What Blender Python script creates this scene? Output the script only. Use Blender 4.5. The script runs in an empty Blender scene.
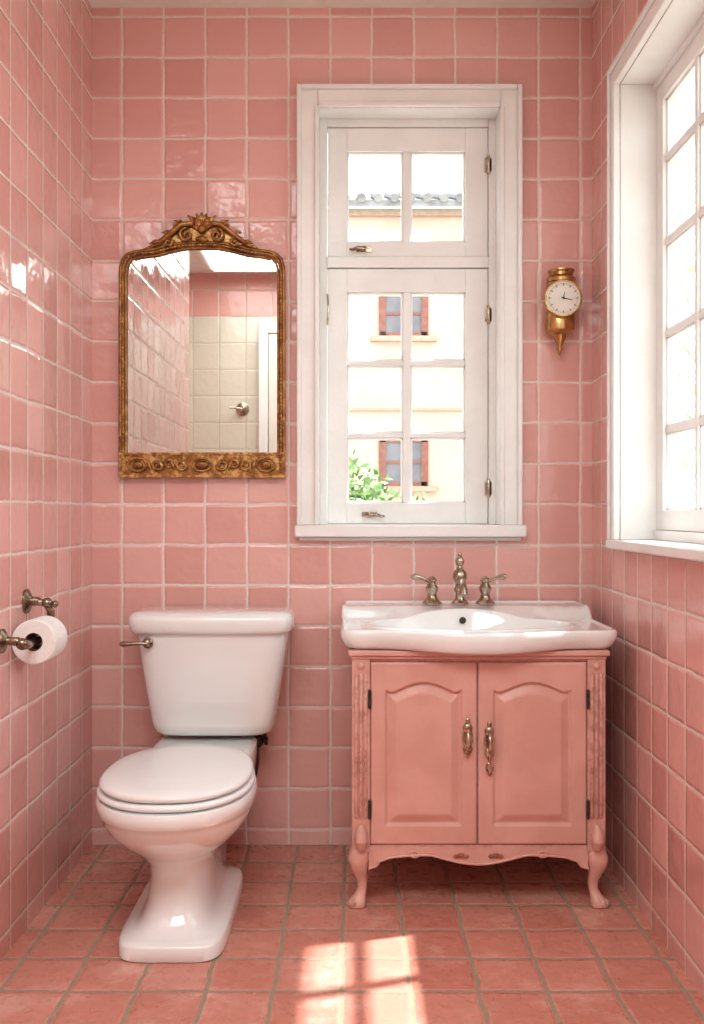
import bpy, bmesh, math, random
from math import sin, cos, pi, radians, sqrt
from mathutils import Vector, Matrix
random.seed(7)
scene = bpy.context.scene
scene.view_settings.view_transform = 'Standard'
scene.view_settings.look = 'None'

# ------------------------------------------------------------------ materials
def L(c):
    r = []
    for x in c[:3]:
        x = x/255.0
        r.append(x/12.92 if x <= 0.04045 else ((x+0.055)/1.055)**2.4)
    return (r[0], r[1], r[2], 1.0)

class NT:
    def __init__(s, name):
        s.mat = bpy.data.materials.new(name); s.mat.use_nodes = True
        s.n = s.mat.node_tree.nodes; s.l = s.mat.node_tree.links
        s.b = s.n["Principled BSDF"]
    def node(s, t, **k):
        x = s.n.new(t)
        for a, b in k.items(): setattr(x, a, b)
        return x
    def put(s, sock, v):
        if isinstance(v, bpy.types.NodeSocket): s.l.new(v, sock)
        else: sock.default_value = v
    def m(s, op, a, b=0.0, c=0.0, clamp=False):
        x = s.node("ShaderNodeMath", operation=op, use_clamp=clamp)
        s.put(x.inputs[0], a); s.put(x.inputs[1], b)
        if op in ('SMOOTH_MIN', 'MULTIPLY_ADD'): s.put(x.inputs[2], c)
        return x.outputs[0]
    def rng(s, v, a, b, c=0.0, d=1.0, smooth=True):
        x = s.node("ShaderNodeMapRange"); x.interpolation_type = 'SMOOTHSTEP' if smooth else 'LINEAR'
        s.put(x.inputs[0], v)
        for i, q in enumerate((a, b, c, d)): x.inputs[i+1].default_value = q
        return x.outputs[0]
    def mix(s, f, a, b, blend='MIX'):
        x = s.node("ShaderNodeMix", data_type='RGBA', blend_type=blend)
        s.put(x.inputs[0], f); s.put(x.inputs[6], a); s.put(x.inputs[7], b)
        return x.outputs[2]
    def pos(s):
        return s.node("ShaderNodeNewGeometry").outputs["Position"]
    def noise(s, scale, detail=3.0, vec=None, rough=0.5):
        x = s.node("ShaderNodeTexNoise"); x.inputs["Scale"].default_value = scale
        x.inputs["Detail"].default_value = detail; x.inputs["Roughness"].default_value = rough
        s.l.new(vec if vec is not None else s.pos(), x.inputs["Vector"])
        return x.outputs[0]
    def bump(s, h, dist=1.0, strength=1.0):
        x = s.node("ShaderNodeBump"); x.inputs["Strength"].default_value = strength
        x.inputs["Distance"].default_value = dist
        s.l.new(h, x.inputs["Height"]); s.l.new(x.outputs[0], s.b.inputs["Normal"])

def tile_mat(name, axes, pitch, off, c1, c2, grout, rough=0.10, gw=0.0048, tilt=0.06, wob=0.0016,
             upper=None, mott=0.3, wav=0.0012, spec=0.55, c3=None):
    t = NT(name)
    sp = t.node("ShaderNodeSeparateXYZ"); P = t.pos(); t.l.new(P, sp.inputs[0])
    u = sp.outputs[axes[0]]; v = sp.outputs[axes[1]]
    n1 = t.m('MULTIPLY', t.m('SUBTRACT', t.noise(9, 3), 0.5), wob*6)
    add = t.node("ShaderNodeVectorMath", operation='ADD'); t.l.new(P, add.inputs[0]); add.inputs[1].default_value = (3.1, 7.7, 5.3)
    n2 = t.m('MULTIPLY', t.m('SUBTRACT', t.noise(9, 3, add.outputs[0]), 0.5), wob*6)
    n3 = t.m('MULTIPLY', t.m('SUBTRACT', t.noise(120, 2), 0.5), wob*2)
    uu = t.m('DIVIDE', t.m('ADD', t.m('ADD', u, n1), -off[0]), pitch[0])
    vv = t.m('DIVIDE', t.m('ADD', t.m('ADD', v, n2), -off[1]), pitch[1])
    fu = t.m('FRACT', uu); fv = t.m('FRACT', vv)
    iu = t.m('FLOOR', uu); iv = t.m('FLOOR', vv)
    du = t.m('MULTIPLY', t.m('MINIMUM', fu, t.m('SUBTRACT', 1.0, fu)), pitch[0])
    dv = t.m('MULTIPLY', t.m('MINIMUM', fv, t.m('SUBTRACT', 1.0, fv)), pitch[1])
    d = t.m('ADD', t.m('SMOOTH_MIN', du, dv, 0.006), n3)
    mask = t.rng(d, gw/2-0.0006, gw/2+0.0008)
    pil = t.rng(d, gw/2-0.001, gw/2+0.007)
    cb = t.node("ShaderNodeCombineXYZ"); t.l.new(iu, cb.inputs[0]); t.l.new(iv, cb.inputs[1]); cb.inputs[2].default_value = 0.37
    wn = t.node("ShaderNodeTexWhiteNoise", noise_dimensions='3D'); t.l.new(cb.outputs[0], wn.inputs["Vector"])
    sc = t.node("ShaderNodeSeparateColor"); t.l.new(wn.outputs["Color"], sc.inputs[0])
    rr, rg, rb = sc.outputs
    f = t.m('ADD', t.m('MULTIPLY', rb, 1-mott), t.m('MULTIPLY', t.noise(14, 5, rough=0.65), mott), clamp=True)
    col = t.mix(f, L(c1), L(c2))
    if c3:
        col = t.mix(t.m('MULTIPLY', t.rng(t.noise(7, 7, rough=0.75), 0.48, 0.70), 0.85), col, L(c3))
        col = t.mix(t.m('MULTIPLY', t.rng(t.noise(26, 6, rough=0.8), 0.56, 0.70), 0.45), col, L((150,88,76)))
    if upper:
        zf = t.rng(sp.outputs[2], upper[0]-0.002, upper[0]+0.002)
        col = t.mix(zf, col, L(upper[1]))
    gcol = t.mix(t.noise(40, 4), L(grout), L([x*0.86 for x in grout]))
    edge = t.m('MULTIPLY', t.m('SUBTRACT', 1.0, pil), 0.35)
    col = t.mix(edge, col, L([min(255, x*1.06) for x in c1]))
    t.l.new(t.mix(mask, gcol, col), t.b.inputs["Base Color"])
    h = t.m('MULTIPLY', pil, 0.0016)
    tl = t.m('ADD', t.m('MULTIPLY', t.m('SUBTRACT', fu, 0.5), t.m('SUBTRACT', rr, 0.5)),
             t.m('MULTIPLY', t.m('SUBTRACT', fv, 0.5), t.m('SUBTRACT', rg, 0.5)))
    h = t.m('ADD', h, t.m('MULTIPLY', tl, tilt*pitch[0]*2))
    h = t.m('ADD', h, t.m('MULTIPLY', t.noise(22, 2), wav*2))
    t.bump(h)
    r = t.m('ADD', t.m('MULTIPLY', t.m('SUBTRACT', 1.0, mask), 0.6), t.m('ADD', rough, t.m('MULTIPLY', t.noise(30, 4), 0.08)))
    t.l.new(r, t.b.inputs["Roughness"])
    t.b.inputs["Specular IOR Level"].default_value = spec
    return t.mat

PK1, PK2, GR = (234,185,178), (216,159,151), (247,240,228)
OFFX, OFFZ, PX, PZ = -0.657, 2.134, 0.119, 0.116
m_back = tile_mat("pink_tile_back", (0,2), (PX,PZ), (OFFX,OFFZ), PK1, PK2, GR)
m_side = tile_mat("pink_tile_side", (1,2), (PX,PZ), (-0.112,OFFZ), PK1, PK2, GR)
m_rear = tile_mat("cream_tile_rear", (0,2), (0.16,0.16), (0,2.13), (222,216,200), (216,209,192), (208,200,182), upper=(2.13,(226,168,160)), gw=.0035)
m_floor = tile_mat("terracotta_pink_floor_tile", (0,1), (0.136,0.150), (-0.02,-0.453), (214,150,134), (192,120,104), (172,152,130),
                   rough=0.24, gw=0.0088, tilt=0.02, wob=0.0028, mott=0.45, wav=0.0014, spec=0.4, c3=(226,176,162))

def simple(name, c, rough=0.4, metal=0.0, c2=None, nscale=12, bump=0.0, bscale=60, coat=0.0, det=4, spec=0.5):
    t = NT(name)
    if c2 is not None:
        f = t.rng(t.noise(nscale, det, rough=0.6), 0.35, 0.65)
        t.l.new(t.mix(f, L(c), L(c2)), t.b.inputs["Base Color"])
    else:
        t.b.inputs["Base Color"].default_value = L(c)
    t.b.inputs["Roughness"].default_value = rough; t.b.inputs["Metallic"].default_value = metal
    t.b.inputs["Coat Weight"].default_value = coat; t.b.inputs["Coat Roughness"].default_value = 0.05
    t.b.inputs["Specular IOR Level"].default_value = spec
    if bump: t.bump(t.noise(bscale, 4), bump)
    return t.mat

def worn(name, c, c2, wear, rough, metal=0.0, lo=0.53, hi=0.62, cav=None, nscale=30, amt=1.0, bump=0.0006, chips=0.0):
    t = NT(name)
    g = t.node("ShaderNodeNewGeometry")
    base = t.mix(t.rng(t.noise(nscale, 4), 0.35, 0.65), L(c), L(c2))
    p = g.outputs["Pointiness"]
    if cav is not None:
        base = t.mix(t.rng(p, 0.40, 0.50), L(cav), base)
    n = t.rng(t.noise(55, 5, rough=0.7), 0.45, 0.62)
    w = t.m('MULTIPLY', t.m('MULTIPLY', t.rng(p, lo, hi), n), amt)
    if chips:
        w = t.m('MAXIMUM', w, t.m('MULTIPLY', t.rng(t.noise(38, 6, rough=0.75), 0.70, 0.73), chips))
    t.l.new(t.mix(w, base, L(wear)), t.b.inputs["Base Color"])
    t.b.inputs["Roughness"].default_value = rough; t.b.inputs["Metallic"].default_value = metal
    t.bump(t.noise(80, 4), bump)
    return t.mat

m_white = simple("white_gloss_paint", (243,244,242), 0.35, c2=(237,238,235), nscale=8, bump=0.0008, bscale=40)
m_ceil = simple("ceiling_plaster", (243,240,234), 0.8, c2=(238,234,227), bump=0.001)
m_cer = simple("white_vitreous_china", (242,246,245), 0.08, c2=(239,243,242), nscale=3, coat=0.6)
m_seat = simple("white_seat_enamel", (243,246,246), 0.16, c2=(240,243,242), nscale=3)
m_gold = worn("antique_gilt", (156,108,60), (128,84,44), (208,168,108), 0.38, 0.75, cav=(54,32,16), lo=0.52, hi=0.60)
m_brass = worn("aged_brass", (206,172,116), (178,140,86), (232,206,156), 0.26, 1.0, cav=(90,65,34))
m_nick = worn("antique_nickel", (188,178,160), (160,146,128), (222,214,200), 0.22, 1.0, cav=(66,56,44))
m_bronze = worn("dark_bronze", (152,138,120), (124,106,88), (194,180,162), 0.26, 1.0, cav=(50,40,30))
m_mirror = simple("mirror_silver", (212,210,206), 0.015, 1.0, c2=(206,204,200), nscale=3)
m_van = worn("worn_pink_painted_wood", (222,172,160), (213,161,148), (128,72,54), 0.40, lo=0.54, hi=0.64, nscale=10, amt=0.85, chips=0.8)
m_vcarve = worn("worn_carved_wood", (176,112,88), (140,80,60), (110,62,44), 0.45, nscale=60)
m_iron = simple("dark_iron", (62,52,48), 0.4, 0.8, c2=(90,80,74), nscale=60)
m_paper = simple("toilet_paper", (246,245,242), 0.9, c2=(242,240,236), bump=0.0015, bscale=120)
m_card = simple("cardboard_core", (150,112,78), 0.9, c2=(130,96,64))
m_dial = simple("cream_dial", (240,238,230), 0.3, c2=(234,230,218))
m_black = simple("black_ink", (28,26,26), 0.5, c2=(38,34,34))
m_hole = simple("dark_drain", (40,36,34), 0.5, 0.3, c2=(24,22,20))
m_fac = simple("peach_stucco", (206,184,168), 0.9, c2=(199,174,157), nscale=1.2, bump=0.01, bscale=8)
m_facw = simple("pale_stone_trim", (184,160,142), 0.85, c2=(172,148,130))
m_red = simple("red_brown_timber", (146,92,78), 0.6, c2=(124,76,64))
m_fglass = simple("dull_window_glass", (122,120,124), 0.15, c2=(100,100,106), nscale=2)
m_roof = simple("grey_roof_tile", (150,148,148), 0.8, c2=(118,114,114), nscale=4)
m_leaf = simple("green_leaf", (112,146,72), 0.5, c2=(68,104,46), nscale=9)
m_leafp = simple("pale_green_leaf", (196,202,184), 0.6, c2=(178,188,164), nscale=6)
m_bark = simple("bark", (120,104,90), 0.9, c2=(96,82,70))
m_barkp = simple("pale_bark", (190,184,174), 0.9, c2=(170,162,150))
m_grd = simple("outdoor_gravel", (170,160,146), 0.95, c2=(150,140,126), nscale=3)
m_door = simple("door_cream_paint", (236,232,222), 0.4, c2=(230,226,214))
m_wext = simple("render_white", (236,230,220), 0.9, c2=(226,220,208))

def glass_mat():
    t = NT("window_glass"); n = t.n; n.remove(t.b)
    out = [x for x in n if x.type == 'OUTPUT_MATERIAL'][0]
    tr = t.node("ShaderNodeBsdfTransparent"); gl = t.node("ShaderNodeBsdfGlossy"); gl.inputs["Roughness"].default_value = 0.02
    w = t.m('ADD', 0.04, t.m('MULTIPLY', t.noise(20, 2), 0.02))
    tr.inputs[0].default_value = (0.97, 0.985, 0.98, 1)
    mx = t.node("ShaderNodeMixShader"); t.l.new(w, mx.inputs[0]); t.l.new(tr.outputs[0], mx.inputs[1]); t.l.new(gl.outputs[0], mx.inputs[2])
    t.l.new(mx.outputs[0], out.inputs[0]); return t.mat
m_glass = glass_mat()
def emit_mat():
    t = NT("fill_diffuser"); t.b.inputs["Base Color"].default_value = (0.9,0.88,0.82,1)
    t.l.new(t.mix(t.noise(5), (1,0.97,0.93,1), (1,0.95,0.90,1)), t.b.inputs["Emission Color"])
    t.b.inputs["Emission Strength"].default_value = 0.7  # faint glow of the added fill panel
    return t.mat
m_emit = emit_mat()

# ------------------------------------------------------------------ mesh builder
class MB:
    def __init__(s): s.v=[]; s.f=[]; s.mi=[]
    def add(s, vs, fs, mat=0):
        o = len(s.v); s.v += [tuple(p) for p in vs]
        for f in fs: s.f.append([i+o for i in f]); s.mi.append(mat)
        return s
    def box(s, a, b, mat=0):
        x0,y0,z0 = a; x1,y1,z1 = b
        return s.add([(x0,y0,z0),(x1,y0,z0),(x1,y1,z0),(x0,y1,z0),(x0,y0,z1),(x1,y0,z1),(x1,y1,z1),(x0,y1,z1)],
              [(0,3,2,1),(4,5,6,7),(0,1,5,4),(1,2,6,5),(2,3,7,6),(3,0,4,7)], mat)
    def loft(s, rings, c0=True, c1=True, mat=0, closed=True):
        n = len(rings[0]); vs=[p for r in rings for p in r]; fs=[]
        for i in range(len(rings)-1):
            for j in range(n if closed else n-1):
                k=(j+1)%n
                fs.append((i*n+j, i*n+k, (i+1)*n+k, (i+1)*n+j))
        if c0: fs.append(tuple(range(n))[::-1])
        if c1: fs.append(tuple((len(rings)-1)*n+j for j in range(n)))
        return s.add(vs, fs, mat)
    def lathe(s, prof, c, ax=(0,0,1), seg=24, mat=0):
        A = Vector(ax).normalized(); U = A.orthogonal().normalized(); W = A.cross(U); c=Vector(c)
        rings=[[c+A*h+(U*cos(2*pi*j/seg)+W*sin(2*pi*j/seg))*max(r,0.0002) for j in range(seg)] for r,h in prof]
        return s.loft(rings, True, True, mat)
    def tube(s, pts, rad, seg=10, mat=0):
        P=[Vector(p) for p in pts]; n=len(P)
        if not hasattr(rad,'__len__'): rad=[rad]*n
        T=[(P[min(i+1,n-1)]-P[max(i-1,0)]).normalized() for i in range(n)]
        N=T[0].orthogonal().normalized(); rings=[]
        for i in range(n):
            N=(N-T[i]*N.dot(T[i]))
            if N.length<1e-6: N=T[i].orthogonal()
            N.normalize(); B=T[i].cross(N)
            ring=[]
            for j in range(seg):
                a=2*pi*j/seg; d=(N*cos(a)+B*sin(a))*rad[i]
                ring.append(P[i]+d)
            rings.append(ring)
        return s.loft(rings, True, True, mat)
    def ell(s, c, r, seg=16, rg=10, mat=0):
        rings=[]
        for i in range(rg+1):
            t=pi*i/rg; q=max(sin(t),0.01)
            rings.append([(c[0]+r[0]*q*cos(2*pi*j/seg), c[1]+r[1]*q*sin(2*pi*j/seg), c[2]-r[2]*cos(t)) for j in range(seg)])
        return s.loft(rings, True, True, mat)
    def prism(s, out, y0, y1, mat=0):
        return s.loft([[(x,y0,z) for x,z in out],[(x,y1,z) for x,z in out]], True, True, mat)
    def build(s, name, mats, root=None, parent=None, label=None, sharp=38, bevel=0, sub=0, seg=2, recalc=True):
        o = root.location if root is not None else Vector((0,0,0))
        me = bpy.data.meshes.new(name)
        me.from_pydata([(x-o[0],y-o[1],z-o[2]) for x,y,z in s.v], [], s.f)
        if not isinstance(mats,(list,tuple)): mats=[mats]
        for m in mats: me.materials.append(m)
        for p,k in zip(me.polygons, s.mi): p.material_index=k
        if recalc:
            bm=bmesh.new(); bm.from_mesh(me); bmesh.ops.recalc_face_normals(bm, faces=bm.faces); bm.to_mesh(me); bm.free()
        for p in me.polygons: p.use_smooth=True
        me.set_sharp_from_angle(angle=radians(sharp))
        ob = bpy.data.objects.new(name, me); scene.collection.objects.link(ob)
        if parent is not None: ob.parent=parent
        elif root is not None: ob.parent=root
        if label: ob["label"]=label
        if bevel:
            b=ob.modifiers.new("bevel",'BEVEL'); b.width=bevel; b.segments=seg; b.limit_method='ANGLE'; b.angle_limit=radians(40)
        return ob

def root(name, loc, label=None, cat=None, kind=None):
    e=bpy.data.objects.new(name,None); e.empty_display_size=0.05; e.location=loc
    scene.collection.objects.link(e)
    if label: e["label"]=label
    if cat: e["category"]=cat
    if kind: e["kind"]=kind
    return e
def struct(ob, label=None):
    ob["kind"]="structure"
    if label: ob["label"]=label
    return ob
def se(cx,cy,rx,ry,z,n=2.0,N=64,egg=0.0):
    r=[]
    for j in range(N):
        a=2*pi*j/N; c=cos(a); q=sin(a)
        x=rx*math.copysign(abs(c)**(2/n),c); y=ry*math.copysign(abs(q)**(2/n),q)
        x*=1+egg*(y/ry)*0.5
        r.append((cx+x,cy+y,z))
    return r

# ------------------------------------------------------------------ room shell
XL, XR, ZC, YR = -0.743, 0.686, 2.392, -3.3
XO = 0.80
ox0,ox1,oz0,oz1 = -0.097,0.423,0.900,2.106
b=MB()
b.box((-0.95,0,0),(ox0,0.16,ZC)).box((ox1,0,0),(XO,0.16,ZC)).box((ox0,0,0),(ox1,0.16,oz0)).box((ox0,0,oz1),(ox1,0.16,ZC))
struct(b.build("wall_back",m_back),"glossy pink square tiled wall with pale grout")
b=MB(); b.box((-0.95,-1.78,0),(XL,0,ZC)).box((-1.7,-1.78,0),(-0.95,-1.66,ZC)).box((-1.7,YR,0),(-1.6,-1.78,ZC))
struct(b.build("wall_left",m_side),"glossy pink square tiled wall with pale grout")
ry0,ry1,rz0,rz1 = -1.47,-0.31,0.865,2.045
b=MB(); b.box((XR,YR,0),(XO,ry0,ZC)).box((XR,ry1,0),(XO,0,ZC)).box((XR,ry0,0),(XO,ry1,rz0)).box((XR,ry0,rz1),(XO,ry1,ZC))
struct(b.build("wall_right",m_side),"glossy pink square tiled wall below and around a window")
struct(MB().box((-1.7,YR-0.1,0),(XO,YR,ZC)).build("wall_rear",m_rear),"cream tiled wall with pink tile band on top")
struct(MB().box((-1.7,YR-0.1,-0.1),(XO,0.16,0)).build("floor",m_floor),"worn pink terracotta square tile floor")
struct(MB().box((-1.7,YR-0.1,ZC),(XO,0.16,ZC+0.1)).build("ceiling",m_ceil),"white plaster ceiling")

# ------------------------------------------------------------------ back window
W=root("window_1",(0.163,0.0,0.90),"white painted wooden casement window with small panes",None,"structure")
b=MB()
for (x0,x1,z0,z1) in ((-0.157,ox0,0.914,2.163),(ox1,0.483,0.914,2.163),(ox0,ox1,oz1,2.163)):
    b.box((x0,-0.022,z0),(x1,0,z1))
for (x0,x1,z0,z1) in ((-0.157,-0.143,0.914,2.163),(0.469,0.483,0.914,2.163),(-0.143,0.469,2.149,2.163)):
    b.box((x0,-0.032,z0),(x1,-0.022,z1))
for (x0,x1,z0,z1) in ((-0.107,-0.094,0.914,2.103),(0.420,0.433,0.914,2.103),(-0.094,0.420,2.103,2.116)):
    b.box((x0,-0.028,z0),(x1,-0.0221,z1))
b.build("casing",m_white,W,bevel=0.003)
MB().box((-0.162,-0.045,0.880),(0.492,0.0,0.914)).box((ox0,0.0,0.885),(ox1,0.14,0.914)).box((-0.150,-0.024,0.870),(0.480,0.0,0.880)).build("sill",m_white,W,bevel=0.004)
b=MB()
b.box((ox0-0.01,0,0.914),(ox0+0.001,0.155,oz1+0.01)).box((ox1-0.001,0,0.914),(ox1+0.01,0.155,oz1+0.01)).box((ox0,0,oz1-0.001),(ox1,0.155,oz1+0.01))
b.box((ox0,0.08,0.914),(-0.073,0.14,oz1)).box((0.401,0.08,0.914),(ox1,0.14,oz1)).box((-0.073,0.08,2.082),(0.401,0.14,oz1))
b.box((-0.073,0.075,1.668),(0.401,0.14,1.700)).box((-0.073,0.09,0.900),(0.401,0.14,0.918))
b.build("frame",m_white,W,bevel=0.002)
def sash(name,rt,x0,x1,z0,z1,gx,gz,y0=0.085,y1=0.122,lab=None,swap=False):
    def bx(bb,p,q):
        if swap: bb.box((p[1],-q[0],p[2]),(q[1],-p[0],q[2]))
        else: bb.box(p,q)
    b=MB(); A,Bx=gx[0][0],gx[-1][1]; C,D=gz[0][0],gz[-1][1]
    bx(b,(x0,y0,z0),(A,y1,z1)); bx(b,(Bx,y0,z0),(x1,y1,z1)); bx(b,(A,y0,z0),(Bx,y1,C)); bx(b,(A,y0,D),(Bx,y1,z1))
    for i in range(len(gx)-1): bx(b,(gx[i][1],y0+0.004,C),(gx[i+1][0],y1,D))
    for i in range(len(gz)-1): bx(b,(A,y0+0.006,gz[i][1]),(Bx,y1,gz[i+1][0]))
    e=0.006
    for (a,c) in gx:
        for (p,q) in gz:
            bx(b,(a,y0+0.010,p),(a+e,y1-.002,q)); bx(b,(c-e,y0+0.010,p),(c,y1-.002,q))
            bx(b,(a,y0+0.010,p),(c,y1-.002,p+e)); bx(b,(a,y0+0.010,q-e),(c,y1-.002,q))
    s=b.build(name,m_white,rt,bevel=0.0015)
    g=MB(); yy=y0+.021
    V4=[(A,yy,C),(Bx,yy,C),(Bx,yy,D),(A,yy,D)]
    if swap: V4=[(y,-x,z) for x,y,z in V4]
    g.add(V4,[(0,1,2,3)])
    g.build("pane",m_glass,rt,s)
    return s
GX=[(-0.015,0.151),(0.172,0.334)]
s1=sash("sash",W,-0.071,0.399,1.702,2.080,GX,[(1.746,2.012)])
s2=sash("sash",W,-0.071,0.399,0.917,1.666,GX,[(0.978,1.170),(1.184,1.382),(1.397,1.598)])
def latch(x,z,par,k=1):
    b=MB(); b.box((x-0.022,0.079,z-0.007),(x+0.022,0.085,z+0.007)); b.lathe([(0.008,0),(0.008,0.012),(0.004,0.014)],(x,0.079,z),(0,-1,0),14)
    b.tube([(x,0.068,z),(x+0.015*k,0.062,z+0.002),(x+0.035*k,0.060,z-0.006),(x+0.043*k,0.060,z-0.004)],[0.004,0.005,0.005,0.003],8)
    b.build("latch",m_bronze,W,par,"dark metal window latch")
latch(0.035,1.722,s1,-1); latch(0.052,0.944,s2,1)
def hinge(x,z,par):
    b=MB(); b.lathe([(0.003,-0.028),(0.005,-0.024),(0.005,0.024),(0.003,0.028)],(x,0.078,z),(0,0,1),10).box((x-0.010,0.080,z-0.02),(x+0.010,0.0848,z+0.02))
    b.build("hinge",m_nick,W,par,"small metal hinge")
hinge(0.400,1.97,s1); hinge(0.400,1.53,s2); hinge(0.400,1.02,s2)
MB().tube([(-0.072,0.078,1.50),(-0.070,0.062,1.53),(-0.070,0.062,1.56),(-0.072,0.078,1.59)],0.003,8).build("catch",m_nick,W,s2)

# ------------------------------------------------------------------ right window
W2=root("window_2",(0.79,-0.89,0.865),"large white painted multi-pane window in a deep reveal",None,"structure")
XC=XR-.018
b=MB()
for (y0,y1,z0,z1) in ((ry1,-0.275,0.88,2.09),(-1.53,ry0,0.88,2.09),(ry0,ry1,rz1,2.09)):
    b.box((XC,y0,z0),(XR,y1,z1))
b.box((XC-0.008,-0.286,0.88),(XC,-0.275,2.09)).box((XC-0.008,-1.53,2.079),(XC,-0.286,2.09))
b.build("casing",m_white,W2,bevel=0.003)
MB().box((0.660,-1.54,0.856),(XR,-0.262,0.88)).box((XR,ry0,0.856),(0.80,ry1,0.88)).build("sill",m_white,W2,bevel=0.004)
b=MB()
b.box((XR,ry1-0.001,0.88),(XO,ry1+0.01,rz1)).box((XR,ry0-0.01,0.88),(XO,ry0+0.001,rz1)).box((XR,ry0,rz1-0.001),(XO,ry1,rz1+0.01))
b.box((0.77,ry0,0.88),(0.82,ry1,0.905)).box((0.77,ry0,2.03),(0.82,ry1,rz1)).box((0.77,-0.9,0.905),(0.82,-0.88,2.03))
b.build("frame",m_white,W2,bevel=0.002)
GZ=[(0.955,1.148),(1.164,1.388),(1.404,1.618),(1.634,1.828),(1.844,1.985)]
s3=sash("sash",W2,0.312,0.879,0.906,2.029,[(0.366,0.595),(0.613,0.830)],GZ,0.778,0.815,swap=True)
s4=sash("sash",W2,0.901,1.468,0.906,2.029,[(0.950,1.175),(1.193,1.415)],GZ,0.778,0.815,swap=True)
struct(MB().box((0.82,-3.3,2.30),(1.20,0.3,2.36)).build("sun_block_eave",m_wext),"white eave added outside, unseen, to block high sun")  # unseen eave, added to keep sun out of the upper panes

# ------------------------------------------------------------------ toilet
TX=-0.391
T=root("toilet",(TX,-0.45,0),"white ceramic two-piece toilet with closed lid","toilet")
b=MB()
R=[(0,.112,.252,-.523,6),(.004,.117,.256,-.523,6),(.030,.117,.256,-.523,6),(.036,.113,.252,-.523,6),(.040,.098,.238,-.520,5),(.046,.088,.226,-.517,4),(.060,.080,.214,-.514,3.4),
   (.09,.073,.198,-.510,3),(.14,.071,.186,-.508,2.6),(.175,.080,.188,-.518,2.4),(.205,.104,.203,-.543,2.3),(.235,.134,.223,-.573,2.2),
   (.265,.155,.241,-.595,2.2),(.290,.165,.250,-.605,2.2),(.302,.168,.253,-.608,2.2),(.306,.173,.258,-.608,2.2),(.328,.175,.260,-.608,2.2),(.336,.171,.256,-.608,2.2)]
b.loft([se(TX,cy,rx,ry,z,n,72,-0.06 if z>.2 else 0) for z,rx,ry,cy,n in R])
b.build("bowl",m_cer,T,sharp=50)
b=MB(); b.loft([se(TX,-.215,.10,.12,.20,3.5),se(TX,-.215,.128,.155,.235,3.5),se(TX,-.215,.135,.165,.30,3.5),se(TX,-.215,.135,.165,.330,3.5),se(TX,-.215,.130,.160,.338,3.5)])
b.box((TX-.05,-.42,.0),(TX+.05,-.14,.22))
b.build("bowl_deck",m_cer,T,sharp=50,bevel=0.01)
def slab(name,z0,z1,rx,ry,cy,mat,e,egg=-0.08,dome=0.0):
    b=MB(); r=[]
    r.append(se(TX,cy,rx-e,ry-e,z0,2.3,72,egg)); r.append(se(TX,cy,rx,ry,z0+e,2.3,72,egg)); r.append(se(TX,cy,rx,ry,z1-e,2.3,72,egg))
    r.append(se(TX,cy,rx-e*.4,ry-e*.4,z1-e*.3,2.3,72,egg)); r.append(se(TX,cy,rx-e*1.3,ry-e*1.3,z1,2.3,72,egg))
    r.append(se(TX,cy,(rx-e)*.8,(ry-e)*.8,z1+dome*.6,2.3,72,egg)); r.append(se(TX,cy,rx*.4,ry*.4,z1+dome,2.3,72,egg)); r.append(se(TX,cy,.01,.01,z1+dome,2.3,72,egg))
    b.loft(r); return b.build(name,mat,T,sharp=60)
slab("seat",.339,.352,.170,.246,-.610,m_seat,.005)
slab("lid",.356,.371,.166,.243,-.607,m_seat,.006,dome=.005)
for s in (-1,1): MB().lathe([(.012,0),(.012,.02),(.009,.026)],(TX+s*.06,-.352,.335),(0,0,1),14).build("seat_hinge",m_seat,T)
tcx=-.374
b=MB(); r=[]
for z,rx,ry,cy in ((.347,.10,.04,-.125),(.352,.140,.062,-.125),(.362,.158,.075,-.126),(.385,.166,.081,-.127),(.45,.176,.087,-.129),(.55,.192,.094,-.132),(.63,.203,.099,-.134)):
    r.append(se(tcx,cy,rx,ry,z,5,96))
b.loft(r); tank=b.build("tank",m_cer,T,sharp=60)
b=MB(); r=[]
for z,rx,ry in ((.628,.200,.096),(.631,.212,.107),(.637,.217,.112),(.655,.220,.115),(.668,.220,.115),(.676,.216,.111),(.683,.208,.103),(.686,.19,.085),(.687,.02,.01)):
    r.append(se(tcx-.003,-.137,rx,ry,z,5.5,96))
b.loft(r); b.build("tank_lid",m_cer,T,sharp=60)
b=MB(); b.lathe([(.004,-.004),(.014,0),(.014,.006),(.009,.010),(.009,.018),(.004,.021)],(-.538,-.228,.606),(0,-1,0),18)
b.tube([(-.538,-.246,.606),(-.555,-.250,.607),(-.580,-.250,.606),(-.600,-.248,.605),(-.608,-.247,.605)],[.005,.0045,.005,.008,.004],10)
b.build("flush_lever",m_bronze,T,tank,"bronze flush lever")
b=MB(); b.lathe([(.022,0),(.022,.004),(.009,.010),(.009,.05)],(-.265,-.0,.31),(0,-1,0),16); b.ell((-.265,-.055,.31),(.017,.017,.022)); b.tube([(-.265,-.055,.32),(-.268,-.06,.345),(-.285,-.085,.358)],.007,8)
b.lathe([(.003,0),(.012,.003),(.012,.012)],(-.248,-.055,.31),(1,0,0),12)
b.tube([(-.268,-.055,.31),(-.268,-.055,.25),(-.275,-.04,.20)],[.009,.008,.006],8)
b.build("supply_valve",m_iron,T,None,"dark bronze water supply valve")

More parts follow.
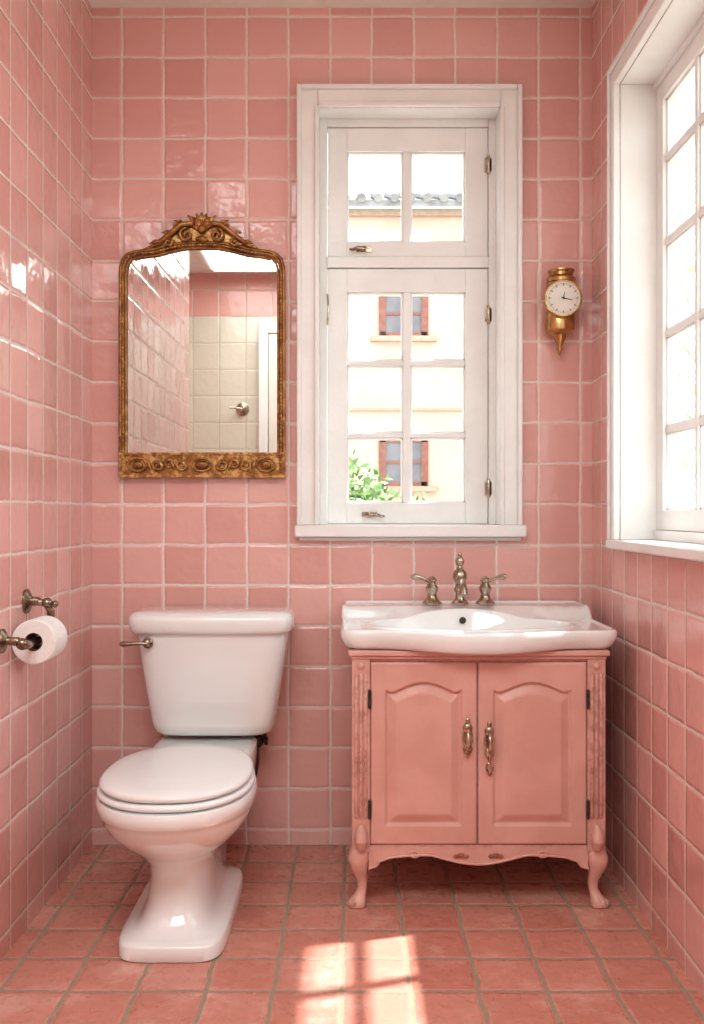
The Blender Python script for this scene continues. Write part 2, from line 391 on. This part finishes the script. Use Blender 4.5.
# ------------------------------------------------------------------ vanity
VX0,VX1,VF = 0.0,0.608,-0.475
V=root("vanity_cabinet",(0.304,-0.25,0),"worn pink painted wooden vanity with cabriole legs","vanity cabinet")
b=MB()
b.box((VX0+.012,-.462,.145),(VX0+.03,-.02,.60)).box((VX1-.03,-.462,.145),(VX1-.012,-.02,.60)).box((VX0+.03,-.03,.145),(VX1-.03,-.02,.60))
b.box((VX0+.03,-.45,.145),(VX1-.03,-.03,.158))
b.box((VX0+.043,VF+.008,.590),(VX1-.043,-.44,.600)).box((VX0+.043,VF+.008,.143),(VX1-.043,-.44,.151))
b.box((.3,VF+.014,.15),(.31,-.44,.59))
b.build("body",m_van,V,bevel=.002)
b=MB()
for z0,z1,e in ((.606,.619,.009),(.598,.606,.003)):
    b.box((VX0-e,VF-e,z0),(VX1+e,VF+.03,z1)).box((VX0-e,VF+.03,z0),(VX0+.03,-.02,z1)).box((VX1-.03,VF+.03,z0),(VX1+e,-.02,z1))
b.build("top_moulding",m_van,V,bevel=.003,seg=3)
for x0 in (VX0,VX1-.043):
    b=MB(); b.box((x0,VF,.135),(x0+.043,VF+.05,.598))
    for k in range(3):
        xx=x0+.0105+k*.011
        b.tube([(xx,VF-.001,.215),(xx,VF-.001,.22),(xx,VF-.001,.560),(xx,VF-.001,.565)],[.001,.0045,.0045,.001],10)
    sx=x0+.0215
    b.tube([(sx,VF-.001,.20),(sx,VF-.008,.185),(sx,VF-.012,.165),(sx,VF-.008,.145)],[.006,.014,.017,.010],12)
    b.lathe([(.002,0),(.009,.004),(.002,.008)],(sx,VF,.582),(0,-1,0),14)
    b.build("corner_post",m_van,V,bevel=.0015)
def leg(x,y,sx,sy):
    b=MB(); r=[]
    for z,rr,o in ((.150,.021,.0),(.135,.0235,.003),(.118,.025,.006),(.10,.022,.006),(.08,.0165,.002),(.06,.0125,-.003),(.042,.0115,-.003),(.028,.014,.002),(.018,.0185,.007),(.010,.021,.009),(.003,.020,.009),(0,.016,.009)):
        r.append(se(x+sx*o,y+sy*o,rr,rr,z,2.6,20))
    b.loft(r)
    if sy<0:
        for q in range(3):
            b.ell((x+sx*.016+(q-1)*.009,y-.018-(.004 if q==1 else 0),.012),(.006,.010,.010),10,8)
    b.build("leg",m_van,V)
leg(.0215,VF+.022,-1,-1); leg(VX1-.0215,VF+.022,1,-1); leg(.0295,-.05,-1,1); leg(VX1-.0295,-.05,1,1)
ax0,ax1=VX0+.040,VX1-.040; xc=(ax0+ax1)/2
pts=[(ax0,.146),(ax1,.146)]; N=60
for i in range(N+1):
    t=1-i/N; x=ax0+(ax1-ax0)*t; q=abs(t-.5)*2
    z=.116-.014*max(0,cos(q*pi*1.15))**1.0 + (-.010 if q>.93 else 0) +.008*sin(q*pi)**2 -.014*max(0,(q-.80)/.2)
    pts.append((x,z))
b=MB(); b.prism(pts,VF+.006,VF+.024)
b.tube([(x,VF+.004,z+.003) for x,z in pts[2:]],.0035,8)
for s in (-1,1):
    for kk in range(3):
        b.ell((xc+s*(.042+(kk-1)*.011),VF+.004,.124+.002*(kk==1)),(.008,.004,.0045 if kk!=1 else .006),10,8,1)
    sp=[(xc+s*(.155+.016*cos(a)*(1-a/14)),VF+.004,.128+.009*sin(a)*(1-a/14)) for a in [i*.45 for i in range(18)]]
    b.tube(sp,[.0028]*17+[.001],8)
b.build("apron",[m_van,m_vcarve],V,bevel=.0012)
def door(x0,x1,z0,z1,hx,kx,ky,tassel,lab):
    b=MB(); w=x1-x0; st=.0025; nx=int(w/st); nz=int((z1-z0)/st); cx=(x0+x1)/2; pw=w/2-.036
    zb=z0+.045; zt=z1-.066
    def H(x,z):
        u=abs(x-cx)/pw
        if u<.66: tc=zt+.018*cos(u/.66*pi/2)
        else: tc=zt-.005*sin((u-.66)/.34*pi)
        d=min(pw-abs(x-cx), z-zb, (tc-z)*.95)
        if d<0:
            e=min(x-x0,x1-x,z-z0,z1-z); return .003*(1-min(e/.004,1))**2
        if d<.003: return .009*(d/.003)
        if d<.007: return .009
        if d<.024: return .009*(1-(d-.007)/.017)
        return -.001 if d>.026 else 0.0
    vs=[];fs=[]
    for j in range(nz+1):
        for i in range(nx+1):
            x=x0+w*i/nx; z=z0+(z1-z0)*j/nz
            vs.append((x,VF+.002+H(x,z),z))
    for j in range(nz):
        for i in range(nx):
            a=j*(nx+1)+i; fs.append((a,a+1,a+nx+2,a+nx+1))
    b.add(vs,fs)
    b.box((x0,VF+.0055,z0),(x0+.012,VF+.016,z1)).box((x1-.012,VF+.0055,z0),(x1,VF+.016,z1)).box((x0,VF+.012,z0),(x1,VF+.016,z1)).box((x0,VF+.0055,z0),(x1,VF+.016,z0+.01)).box((x0,VF+.0055,z1-.01),(x1,VF+.016,z1))
    d=b.build("door",m_van,V,sharp=75,label=lab)
    for z in (z0+.085,z1-.088):
        MB().lathe([(.001,-.024),(.004,-.021),(.004,.021),(.001,.024)],(hx,VF-.003,z),(0,0,1),10).build("hinge",m_iron,V,d,"dark iron hinge")
    zc=ky; b=MB(); Y=VF-.001
    out=[]
    for i in range(36):
        a=2*pi*i/36; rr=1+.22*cos(4*a); out.append((kx+.0115*rr*cos(a), zc+.046*sin(a)*(.85+.15*abs(sin(a)))))
    b.prism(out,Y-.003,Y+.003)
    b.ell((kx,Y-.004,zc+.026),(.012,.007,.012)); b.ell((kx,Y-.004,zc-.026),(.012,.007,.012)); b.ell((kx,Y-.003,zc+.043),(.006,.004,.008))
    b.tube([(kx,Y-.006,zc+.026),(kx-.001,Y-.020,zc+.020),(kx,Y-.024,zc+.004),(kx,Y-.024,zc-.010),(kx,Y-.018,zc-.022),(kx,Y-.006,zc-.026)],[.004,.0045,.0065,.0065,.0045,.004],10)
    if tassel:
        b.tube([(kx,Y-.010,zc-.028),(kx,Y-.012,zc-.045),(kx,Y-.010,zc-.052)],[.003,.003,.003],8)
        ring=[(kx+.008*cos(a),Y-.008,zc-.060+.011*sin(a)) for a in [2*pi*i/18 for i in range(19)]]
        b.tube(ring,.0025,8); b.ell((kx,Y-.006,zc-.074),(.005,.004,.007))
    b.build("handle",m_nick,V,d,"ornate antique metal pull with hanging drop" if tassel else "ornate antique metal pull")
door(.0445,.2995,.153,.590,.0425,.277,.408,False,"pink door with arched raised panel")
door(.3035,.5635,.153,.590,.5655,.329,.400,True,"pink door with arched raised panel")

# ------------------------------------------------------------------ sink
S=root("washbasin",(0.306,-0.27,.619),"white ceramic vanity washbasin with oval bowl and bowed front","sink")
sx0,sx1=-.028,.644; N=160
def outl(inset=0.0):
    P=[]
    x0,x1=sx0+inset,sx1-inset; yb=-.004-inset*0.2; yf=-.482+inset
    P.append((x1-.01,yb)); 
    P.append((x1,yb-.01))
    P.append((x1,yf+.045))
    for i in range(1,9):
        a=i/8*pi/2; P.append((x1-.035*(1-cos(a)),yf+.045-.045*sin(a)))
    for i in range(1,60):
        t=i/60; x=(x1-.035)+(x0-x1+.07)*t; q=abs(t-.5)*2
        bow=.060*(0.5+0.5*cos(min(q/.90,1)*pi))**0.75 if q<.90 else 0
        P.append((x,yf-bow))
    for i in range(0,9):
        a=i/8*pi/2; P.append((x0+.035*(1-sin(a)),yf+.045*(1-cos(a))))
    P.append((x0,yb-.01)); P.append((x0+.01,yb))
    Q=P+[P[0]]; ds=[0]
    for i in range(len(Q)-1): ds.append(ds[-1]+math.dist(Q[i],Q[i+1]))
    R=[];k=0
    for j in range(N):
        s=ds[-1]*j/N
        while ds[k+1]<s: k+=1
        f=(s-ds[k])/(ds[k+1]-ds[k]); R.append((Q[k][0]+(Q[k+1][0]-Q[k][0])*f,Q[k][1]+(Q[k+1][1]-Q[k][1])*f))
    return R
bcx,bcy=.300,-.316
def ztop(y):
    t=min(max((y+.20)/.06,0),1); return .667+.031*t*t*(3-2*t)
O0=outl(); ang=[math.atan2((y-bcy)/.150,(x-bcx)/.25) for x,y in O0]
def drop(y): return min(max((-.482-y)/.06,0),1)
def oring(ins,dz,absz=None,dr=0): return [(x,y,(ztop(y)+dz) if absz is None else absz-dr*drop(y)) for x,y in outl(ins)]
def bring(rx,ry,dz,absz=None,dy=0): 
    r=[]
    for a in ang:
        x=bcx+rx*cos(a); y=bcy+dy+ry*sin(a); r.append((x,y,ztop(y)+dz if absz is None else absz))
    return r
def mixr(A,B,t,dz=0): return [(a[0]*(1-t)+b_[0]*t, a[1]*(1-t)+b_[1]*t, ztop(a[1]*(1-t)+b_[1]*t)+dz) for a,b_ in zip(A,B)]
b=MB()
a0=oring(.006,0); bb=bring(.268,.160,-.003)
rings=[oring(.05,0,.620),oring(.020,0,.620,.004),oring(.012,0,.624,.010),oring(.007,0,.631,.012),oring(.003,0,.640,.008),oring(.0,0,.648,.003),oring(.0,-.006),oring(.002,-.002),a0,oring(.010,-.001),oring(.013,-.004),
       oring(.018,-.005),mixr(oring(.018,0),bb,.25,-.005),mixr(oring(.018,0),bb,.5,-.005),mixr(oring(.018,0),bb,.75,-.005),bb,bring(.264,.156,.000),bring(.260,.152,.001),bring(.256,.149,-.002),bring(.250,.144,-.012),
       bring(.238,.133,0,.638),bring(.214,.114,0,.604),bring(.172,.090,0,.574),bring(.11,.055,0,.560),bring(.05,.03,0,.557),bring(.02,.02,0,.556)]
b.loft(rings); b.build("basin",m_cer,S,sharp=70)
MB().lathe([(.021,0),(.021,.002),(.017,.003),(.015,.001),(.012,-.001)],(bcx,bcy,.557),(0,0,1),24).build("drain",m_nick,S)
MB().lathe([(.009,-.004),(.009,.003),(.007,.003)],(bcx-.003,bcy+.137,.660),(0,-1,.25),18,0).build("overflow_hole",m_hole,S)

F=root("faucet",(0.298,-.098,.698),"antique nickel widespread faucet with two lever handles","faucet")
zb=.6975
b=MB(); c=(.298,-.098,zb)
b.lathe([(.024,0),(.024,.004),(.019,.008),(.013,.016),(.012,.030),(.016,.036),(.016,.042),(.012,.048),(.013,.058),(.019,.068),(.020,.080),(.016,.090),(.009,.096),(.007,.104),(.011,.110),(.013,.118),(.010,.126),(.005,.131),(.006,.136),(.003,.142),(.0005,.143)],c,(0,0,1),24)
b.tube([(.298,-.105,zb+.060),(.298,-.130,zb+.066),(.298,-.160,zb+.060),(.298,-.180,zb+.044),(.298,-.185,zb+.030)],[.012,.012,.011,.011,.0125],14)
b.build("spout",m_nick,F)
for s,x in ((-1,.221),(1,.368)):
    b=MB(); b.lathe([(.027,0),(.027,.004),(.021,.009),(.014,.018),(.012,.028),(.016,.036),(.018,.044),(.013,.052),(.010,.058),(.014,.064),(.010,.072),(.003,.076)],(x,-.098,zb),(0,0,1),22)
    b.tube([(x,-.098,zb+.060),(x+s*.015,-.104,zb+.066),(x+s*.034,-.110,zb+.074),(x+s*.050,-.114,zb+.076),(x+s*.058,-.116,zb+.075)],[.006,.0055,.006,.0095,.005],12)
    b.build("handle",m_nick,F)

# ------------------------------------------------------------------ mirror
MC=-.426; k=.002858
def mp(dx,py): return (MC+dx*k, .951-(py-512)*k)
M=root("wall_mirror",(MC,0,1.05),"ornate antique gilt framed wall mirror with carved crest","mirror")
half=[(81,472),(81,300),(81,276),(80.5,268),(78.5,261),(74,256),(67,253.5),(58,252.5),(50,251.5),(44,250),(37,248),(30,246.5),(20,245),(10,244.5),(0,244.5)]
def dense(h):
    out=[]
    for i in range(len(h)-1):
        for t in range(3):
            f=t/3; out.append((h[i][0]*(1-f)+h[i+1][0]*f, h[i][1]*(1-f)+h[i+1][1]*f))
    out.append(h[-1]); return out
H2=dense(half); full=H2+[(-x,y) for x,y in H2[::-1][1:]]
def shrink(px): 
    return [(x-math.copysign(px*min(1,abs(x)/30),x), y+ (px if y<300 else 0)*(1 if abs(x)<72 else .6)) for x,y in full]
pm=[mp(x,y) for x,y in shrink(4)]
MB().prism(pm,-.012,-.004).build("mirror_glass",m_mirror,M,label="clear mirror glass")
b=MB()
for ins,r,y in ((0,.0056,-.018),(2.6,.0042,-.023),(5.2,.0036,-.018)):
    b.tube([(mp(x,yy)[0],y,mp(x,yy)[1]) for x,yy in shrink(ins)],r,10)
path=[mp(x,y) for x,y in shrink(2.6)]
acc=0
for i in range(len(path)-1):
    d=math.dist(path[i],path[i+1]); 
    while acc<d:
        f=acc/d; x=path[i][0]*(1-f)+path[i+1][0]*f; z=path[i][1]*(1-f)+path[i+1][1]*f
        b.ell((x,-.026,z),(.004,.0035,.004),8,6); acc+=.0105
    acc-=d
x0,z1=mp(-82,453); x1,z0=mp(82,478)
b.box((x0,-.024,z0),(x1,-.002,z1)); b.box((x0-.002,-.030,z0),(x1+.002,-.002,z0+.008)); b.box((x0,-.030,z1-.006),(x1,-.002,z1))
zc=(z0+z1)/2+.001
def scroll(cx,cz,r0,a0,turn,dirn,rad,y,n=22,tail=None):
    P=[]
    for i in range(n+1):
        t=i/n; a=a0+dirn*turn*2*pi*t; r=r0*(1-.85*t); P.append((cx+r*cos(a),y,cz+r*sin(a)))
    if tail: P=tail+P
    b.tube(P,[rad*(0.5+.5*min(1,j/4))*(1-.4*j/len(P)) for j in range(len(P))],8)
b.ell((MC,-.028,zc),(.020,.009,.012)); 
b.tube([(MC+.028*cos(a),-.030,zc+.018*sin(a)) for a in [2*pi*i/24 for i in range(25)]],.0034,8)
for s in (-1,1):
    b.ell((MC+s*.182,-.028,zc),(.016,.009,.012)); b.tube([(MC+s*.182+.026*cos(a),-.030,zc+.019*sin(a)) for a in [2*pi*i/24 for i in range(25)]],.0038,8)
    for (cx,r0,dr,dz) in ((.058,.018,1,0),(.092,.016,-1,0),(.126,.017,1,0)):
        scroll(MC+s*cx,zc+dz,r0,pi if s>0 else 0,1.2,dr*s,.0055,-.030)
    for cx in (.042,.076,.108,.142):
        b.tube([(MC+s*cx,-.027,zc-.016),(MC+s*(cx+.006),-.032,zc),(MC+s*(cx+.014),-.027,zc+.016)],[.002,.0062,.001],8)
def cp(dx,py,y=-.024): X,Z=mp(dx,py); return (X,y,Z)
b.prism([mp(x,y) for x,y in [(-52,252),(-40,242),(-26,233),(-14,223),(-5,218),(5,218),(14,223),(26,233),(40,242),(52,252),(20,250),(0,249),(-20,250)]],-.020,-.004)
for s in (-1,1):
    b.tube([cp(s*2,232),cp(s*10,226,-.03),cp(s*20,228,-.034),cp(s*29,235,-.032),cp(s*38,242,-.03),cp(s*48,248,-.026),cp(s*58,251,-.022)],[.007,.009,.009,.008,.007,.005,.002],10)
    X,Z=mp(s*15,238); scroll(X,Z,.020,pi/2,1.4,-s,.0062,-.034)
    X,Z=mp(s*33,245); scroll(X,Z,.013,pi/2,1.3,s,.005,-.032)
    X,Z=mp(s*24,230); scroll(X,Z,.010,0 if s>0 else pi,1.2,s,.004,-.036)
    for q,(dx,py,ex,ey) in enumerate(((6,228,14,218),(16,228,27,223),(28,237,40,235),(40,245,52,246))):
        b.tube([cp(s*dx,py,-.028),cp(s*(dx+ex)/2,(py+ey)/2-1,-.034),cp(s*ex,ey,-.026)],[.004,.006,.0015],8)
for q in range(7):
    a=pi/2+(q-3)*.42
    X,Z=mp(0,229); b.tube([(X,-.028,Z),(X+.018*cos(a),-.036,Z+.020*sin(a)),(X+.034*cos(a),-.028,Z+.038*sin(a))],[.004,.0075,.003],8)
b.ell(cp(0,232,-.034),(.012,.010,.012)); b.ell(cp(0,242,-.030),(.018,.008,.010))
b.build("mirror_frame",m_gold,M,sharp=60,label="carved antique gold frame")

# ------------------------------------------------------------------ wall clock / gauge
C=root("wall_clock",(.590,0,1.52),"small round dial clock on an aged brass wall bracket","clock")
cx=.589
b=MB()
b.lathe([(.034,0),(.040,.003),(.041,.012),(.036,.018),(.034,.020),(.034,.028),(.038,.032),(.038,.036),(.030,.038)],(cx,-.042,1.595),(0,0,1),28)
b.lathe([(.002,0),(.005,.010),(.009,.020),(.007,.028),(.012,.040),(.018,.052),(.020,.060),(.034,.066),(.041,.071),(.042,.076),(.042,.120),(.040,.124),(.037,.130),(.037,.205)],(cx-.004,-.042,1.390),(0,0,1),28)
b.box((cx-.022,-.006,1.45),(cx+.022,-.0,1.62))
body=b.build("bracket",m_brass,C)
b=MB(); dc=(cx-.004,-.082,1.543)
b.lathe([(.046,-.004),(.052,0),(.053,.010),(.050,.015),(.047,.015),(.046,.011)],dc,(0,-1,0),40)
b.build("bezel",m_brass,C)
b=MB(); b.lathe([(.048,0),(.048,.0125),(.001,.0126)],dc,(0,-1,0),40,0)
yd=dc[1]-.0130
for i in range(60):
    a=2*pi*i/60; r0=.038 if i%5 else .034; r1=.042; w=.0004 if i%5 else .0011
    u=Vector((cos(a),0,sin(a))); t=Vector((-sin(a),0,cos(a))); cc=Vector((dc[0],yd,dc[2]))
    b.add([cc+u*r0-t*w,cc+u*r0+t*w,cc+u*r1+t*w,cc+u*r1-t*w],[(0,1,2,3)],1)
b.build("dial",[m_dial,m_black],C,label="cream round dial with black markings")
b=MB()
b.tube([(dc[0]-.006,yd-.002,dc[2]+.002),(dc[0],yd-.002,dc[2]),(dc[0]+.026,yd-.002,dc[2]-.006)],[.0010,.0014,.0005],6)
b.tube([(dc[0],yd-.003,dc[2]),(dc[0]+.003,yd-.003,dc[2]+.018)],[.0012,.0005],6); b.lathe([(.003,0),(.003,.004),(.001,.005)],(dc[0],yd,dc[2]),(0,-1,0),12)
b.build("hand",m_black,C,label="thin black clock hands")

# ------------------------------------------------------------------ paper holder
TH=root("toilet_paper_holder",(XL,-.66,.70),"bronze wall-mounted toilet paper holder","toilet paper holder")
rx_,rz_=-.693,.668
b=MB()
b.lathe([(.026,0),(.026,.005),(.018,.010),(.010,.014),(.009,.022)],(XL,-.765,.678),(1,0,0),20)
b.tube([(XL+.018,-.765,.678),(XL+.036,-.768,.677),(rx_-.005,-.766,.671),(rx_,-.755,rz_),(rx_,-.72,rz_)],[.009,.010,.011,.010,.008],12)
b.ell((rx_-.004,-.770,.672),(.013,.012,.013))
b.lathe([(.028,0),(.028,.005),(.019,.010),(.011,.014),(.010,.030)],(XL,-.60,.748),(1,0,0),20)
b.tube([(XL+.022,-.60,.748),(XL+.045,-.595,.743),(rx_+.004,-.590,.725),(rx_+.004,-.588,.69),(rx_,-.59,rz_),(rx_,-.62,rz_)],[.009,.009,.009,.008,.008,.008],12)
b.ell((XL+.048,-.597,.744),(.013,.013,.012)); b.ell((XL+.066,-.597,.741),(.008,.008,.008))
b.tube([(rx_,-.73,rz_),(rx_,-.60,rz_)],.008,12)
b.build("bracket",m_bronze,TH)
PR=root("toilet_paper_roll",(rx_,-.66,rz_),"white toilet paper roll on a bronze holder","toilet paper")
b=MB(); n=48
def cyl(r,y): return [(rx_+r*cos(2*pi*j/n),y,rz_+r*sin(2*pi*j/n)) for j in range(n)]
b.loft([cyl(.020,-.705),cyl(.0465,-.705),cyl(.0485,-.703),cyl(.0485,-.613),cyl(.0465,-.611),cyl(.020,-.611)],False,False)
b.build("paper",m_paper,PR,recalc=True)
MB().loft([cyl(.0202,-.704),cyl(.0202,-.612),cyl(.0188,-.612),cyl(.0188,-.704)],False,False).build("cardboard_tube",m_card,PR)

# ------------------------------------------------------------------ rear zone (seen in the mirror), added fill light
D=root("door_1",(-.15,YR,0),"cream painted panel door",None,"structure")
b=MB(); b.box((-.50,YR,0),(.22,YR+.03,2.02)); b.box((-.42,YR+.03,1.1),(.14,YR+.036,1.9)).box((-.42,YR+.03,.2),(.14,YR+.036,.95)); b.build("door_leaf",m_door,D,bevel=.006)
b=MB(); b.box((-.56,YR,0),(-.505,YR+.04,2.09)).box((.225,YR,0),(.28,YR+.04,2.09)).box((-.505,YR,2.025),(.225,YR+.04,2.09)); b.build("door_frame",m_white,D,bevel=.004)
SV=root("shower_mixer",(-.66,YR,1.57),"chrome shower mixer valve on cream tiles","shower mixer")
b=MB(); b.lathe([(.04,0),(.04,.006),(.018,.012),(.018,.05),(.012,.055)],(-.66,YR,1.57),(0,1,0),24); b.tube([(-.66,YR+.05,1.57),(-.71,YR+.06,1.575),(-.73,YR+.06,1.575)],[.007,.007,.010],10)
b.build("valve",m_nick,SV)
LP=root("fill_panel",(-.2,-2.5,ZC),"flush white fill light panel, added out of view","fill light")  # added panel with area light for frontal fill, out of view overhead
MB().box((-.85,-3.10,ZC-.03),(.45,-1.90,ZC)).build("fill_base",m_white,LP,bevel=.004)
MB().box((-.82,-3.07,ZC-.036),(.42,-1.93,ZC-.0301)).build("diffuser",m_emit,LP)
l=bpy.data.lights.new("fill_light",'AREA'); l.shape='RECTANGLE'; l.size=1.2; l.size_y=1.1; l.energy=36; l.color=(.92,1,1)
la=bpy.data.objects.new("fill_light",l); scene.collection.objects.link(la)
la.parent=LP; la.location=(0,0,-.045)

# ------------------------------------------------------------------ outside
gr=MB().box((-25,.25,-.45),(40,45,-.3)).box((.95,-25,-.45),(40,.25,-.3)).build("ground",m_grd); gr["kind"]="structure"
FY=13.05
Bd=root("building",(0,FY,-.3),"peach stucco house with red-brown window frames and grey tiled roof","building")
MB().box((-9,FY,-.3),(3.2,FY+5,5.6)).build("facade",m_fac,Bd)
b=MB(); b.box((-9.1,FY-.12,5.52),(3.3,FY,5.62)).box((-9,FY-.05,3.22),(3.2,FY,3.32)).box((-9,FY-.05,2.52),(3.2,FY,2.56)); b.build("cornice",m_facw,Bd)
b=MB(); b.add([(-9.2,FY-.3,5.6),(3.4,FY-.3,5.6),(3.4,FY+3,6.6),(-9.2,FY+3,6.6),(-9.2,FY-.3,5.7),(3.4,FY-.3,5.7),(3.4,FY+3,6.75),(-9.2,FY+3,6.75)],[(0,1,2,3),(4,5,6,7),(0,1,5,4),(1,2,6,5),(2,3,7,6),(3,0,4,7)])
for i in range(50):
    x=-9.1+i*.25; b.tube([(x,FY-.34,5.72),(x,FY+3,6.78)],.07,8)
b.build("roof",m_roof,Bd)
for z0,z1 in ((3.69,4.35),(1.37,2.07)):
  for xo in (0,-2.6):
    x0,x1=.434+xo,1.16+xo
    b=MB(); b.box((x0-.02,FY-.04,z0-.02),(x0+.09,FY,z1+.02)).box((x1-.09,FY-.04,z0-.02),(x1+.02,FY,z1+.02)).box((x0,FY-.04,z1-.04),(x1,FY,z1+.02)).box((x0,FY-.04,z0-.02),(x1,FY,z0+.05))
    b.box(((x0+x1)/2-.03,FY-.04,z0),((x0+x1)/2+.03,FY,z1)).box((x0,FY-.035,(z0+z1)/2-.02),(x1,FY,(z0+z1)/2+.02)).box((x0+.08,FY-.01,z0+.04),(x1-.08,FY-.002,z1-.03),1)
    b.box((x0-.15,FY-.10,z0-.10),(x1+.15,FY,z0-.02),2)
    b.build("window",[m_red,m_fglass,m_facw],Bd)
def bush(cx,cy,cz,rx,ry,rz,n,lab,nm="bush",ml=None,ls=(.025,.05),mb=None):
    r=root(nm,(cx,cy,-.3),lab,nm)
    b=MB(); b.tube([(cx,cy,-.3),(cx+.03,cy,cz-rz*.3),(cx,cy,cz)],[.05,.035,.02],8)
    for i in range(7):
        a=i*.9; b.tube([(cx,cy,cz-rz*.4),(cx+rx*.6*cos(a),cy+ry*.6*sin(a),cz+rz*.3*sin(i*2.1))],[.02,.006],6)
    b.build("stem",mb or m_bark,r)
    b=MB()
    for i in range(n):
        d=Vector((random.gauss(0,1),random.gauss(0,1),random.gauss(0,1))).normalized()*random.uniform(.45,1.05)
        c=Vector((cx+d.x*rx,cy+d.y*ry,cz+d.z*rz)); u=Vector((random.gauss(0,1),random.gauss(0,1),random.gauss(0,1))).normalized(); w=u.orthogonal().normalized(); s=random.uniform(*ls)
        b.add([c-u*s,c+w*s*.45,c+u*s,c-w*s*.45],[(0,1,2,3)])
    o=b.build("foliage",ml or m_leaf,r,recalc=False); o["kind"]="stuff"
bush(.02,4.2,.80,.34,.4,.55,1500,"leafy green garden bush outside the window")
bush(.62,6.2,.35,.32,.35,.75,1000,"small leafy green bush outside the window")
bush(3.5,7.0,3.0,1.0,1.0,2.1,1100,"pale sparse garden tree outside the window","tree",m_leafp,(.05,.11),m_barkp)

# ------------------------------------------------------------------ lighting
w=bpy.data.worlds.new("sky"); scene.world=w; w.use_nodes=True
nt=w.node_tree; bg=nt.nodes["Background"]
tc=nt.nodes.new("ShaderNodeTexCoord"); sp=nt.nodes.new("ShaderNodeSeparateXYZ"); nt.links.new(tc.outputs["Generated"],sp.inputs[0])
rp=nt.nodes.new("ShaderNodeValToRGB"); rp.color_ramp.elements[0].color=(.92,.98,1,1); rp.color_ramp.elements[1].color=(.80,.92,1,1)
nt.links.new(sp.outputs[2],rp.inputs[0]); nt.links.new(rp.outputs[0],bg.inputs[0]); bg.inputs[1].default_value=3.8
sl=bpy.data.lights.new("sun",'SUN'); sl.energy=11; sl.angle=radians(1.1); sl.color=(1,.97,.93)
so=bpy.data.objects.new("sun",sl); scene.collection.objects.link(so)
so.rotation_euler=Vector((-1,-.36,-1.78)).to_track_quat('-Z','Y').to_euler(); so.location=(4,2,6)

# ------------------------------------------------------------------ camera
cd=bpy.data.cameras.new("camera"); cam=bpy.data.objects.new("camera",cd); scene.collection.objects.link(cam)
cam.location=(0,-2.95,.951); cam.rotation_euler=(radians(90),0,0)
cd.sensor_fit='VERTICAL'; cd.sensor_height=36; cd.lens=36*1032/1024; cd.clip_start=.02
scene.camera=cam
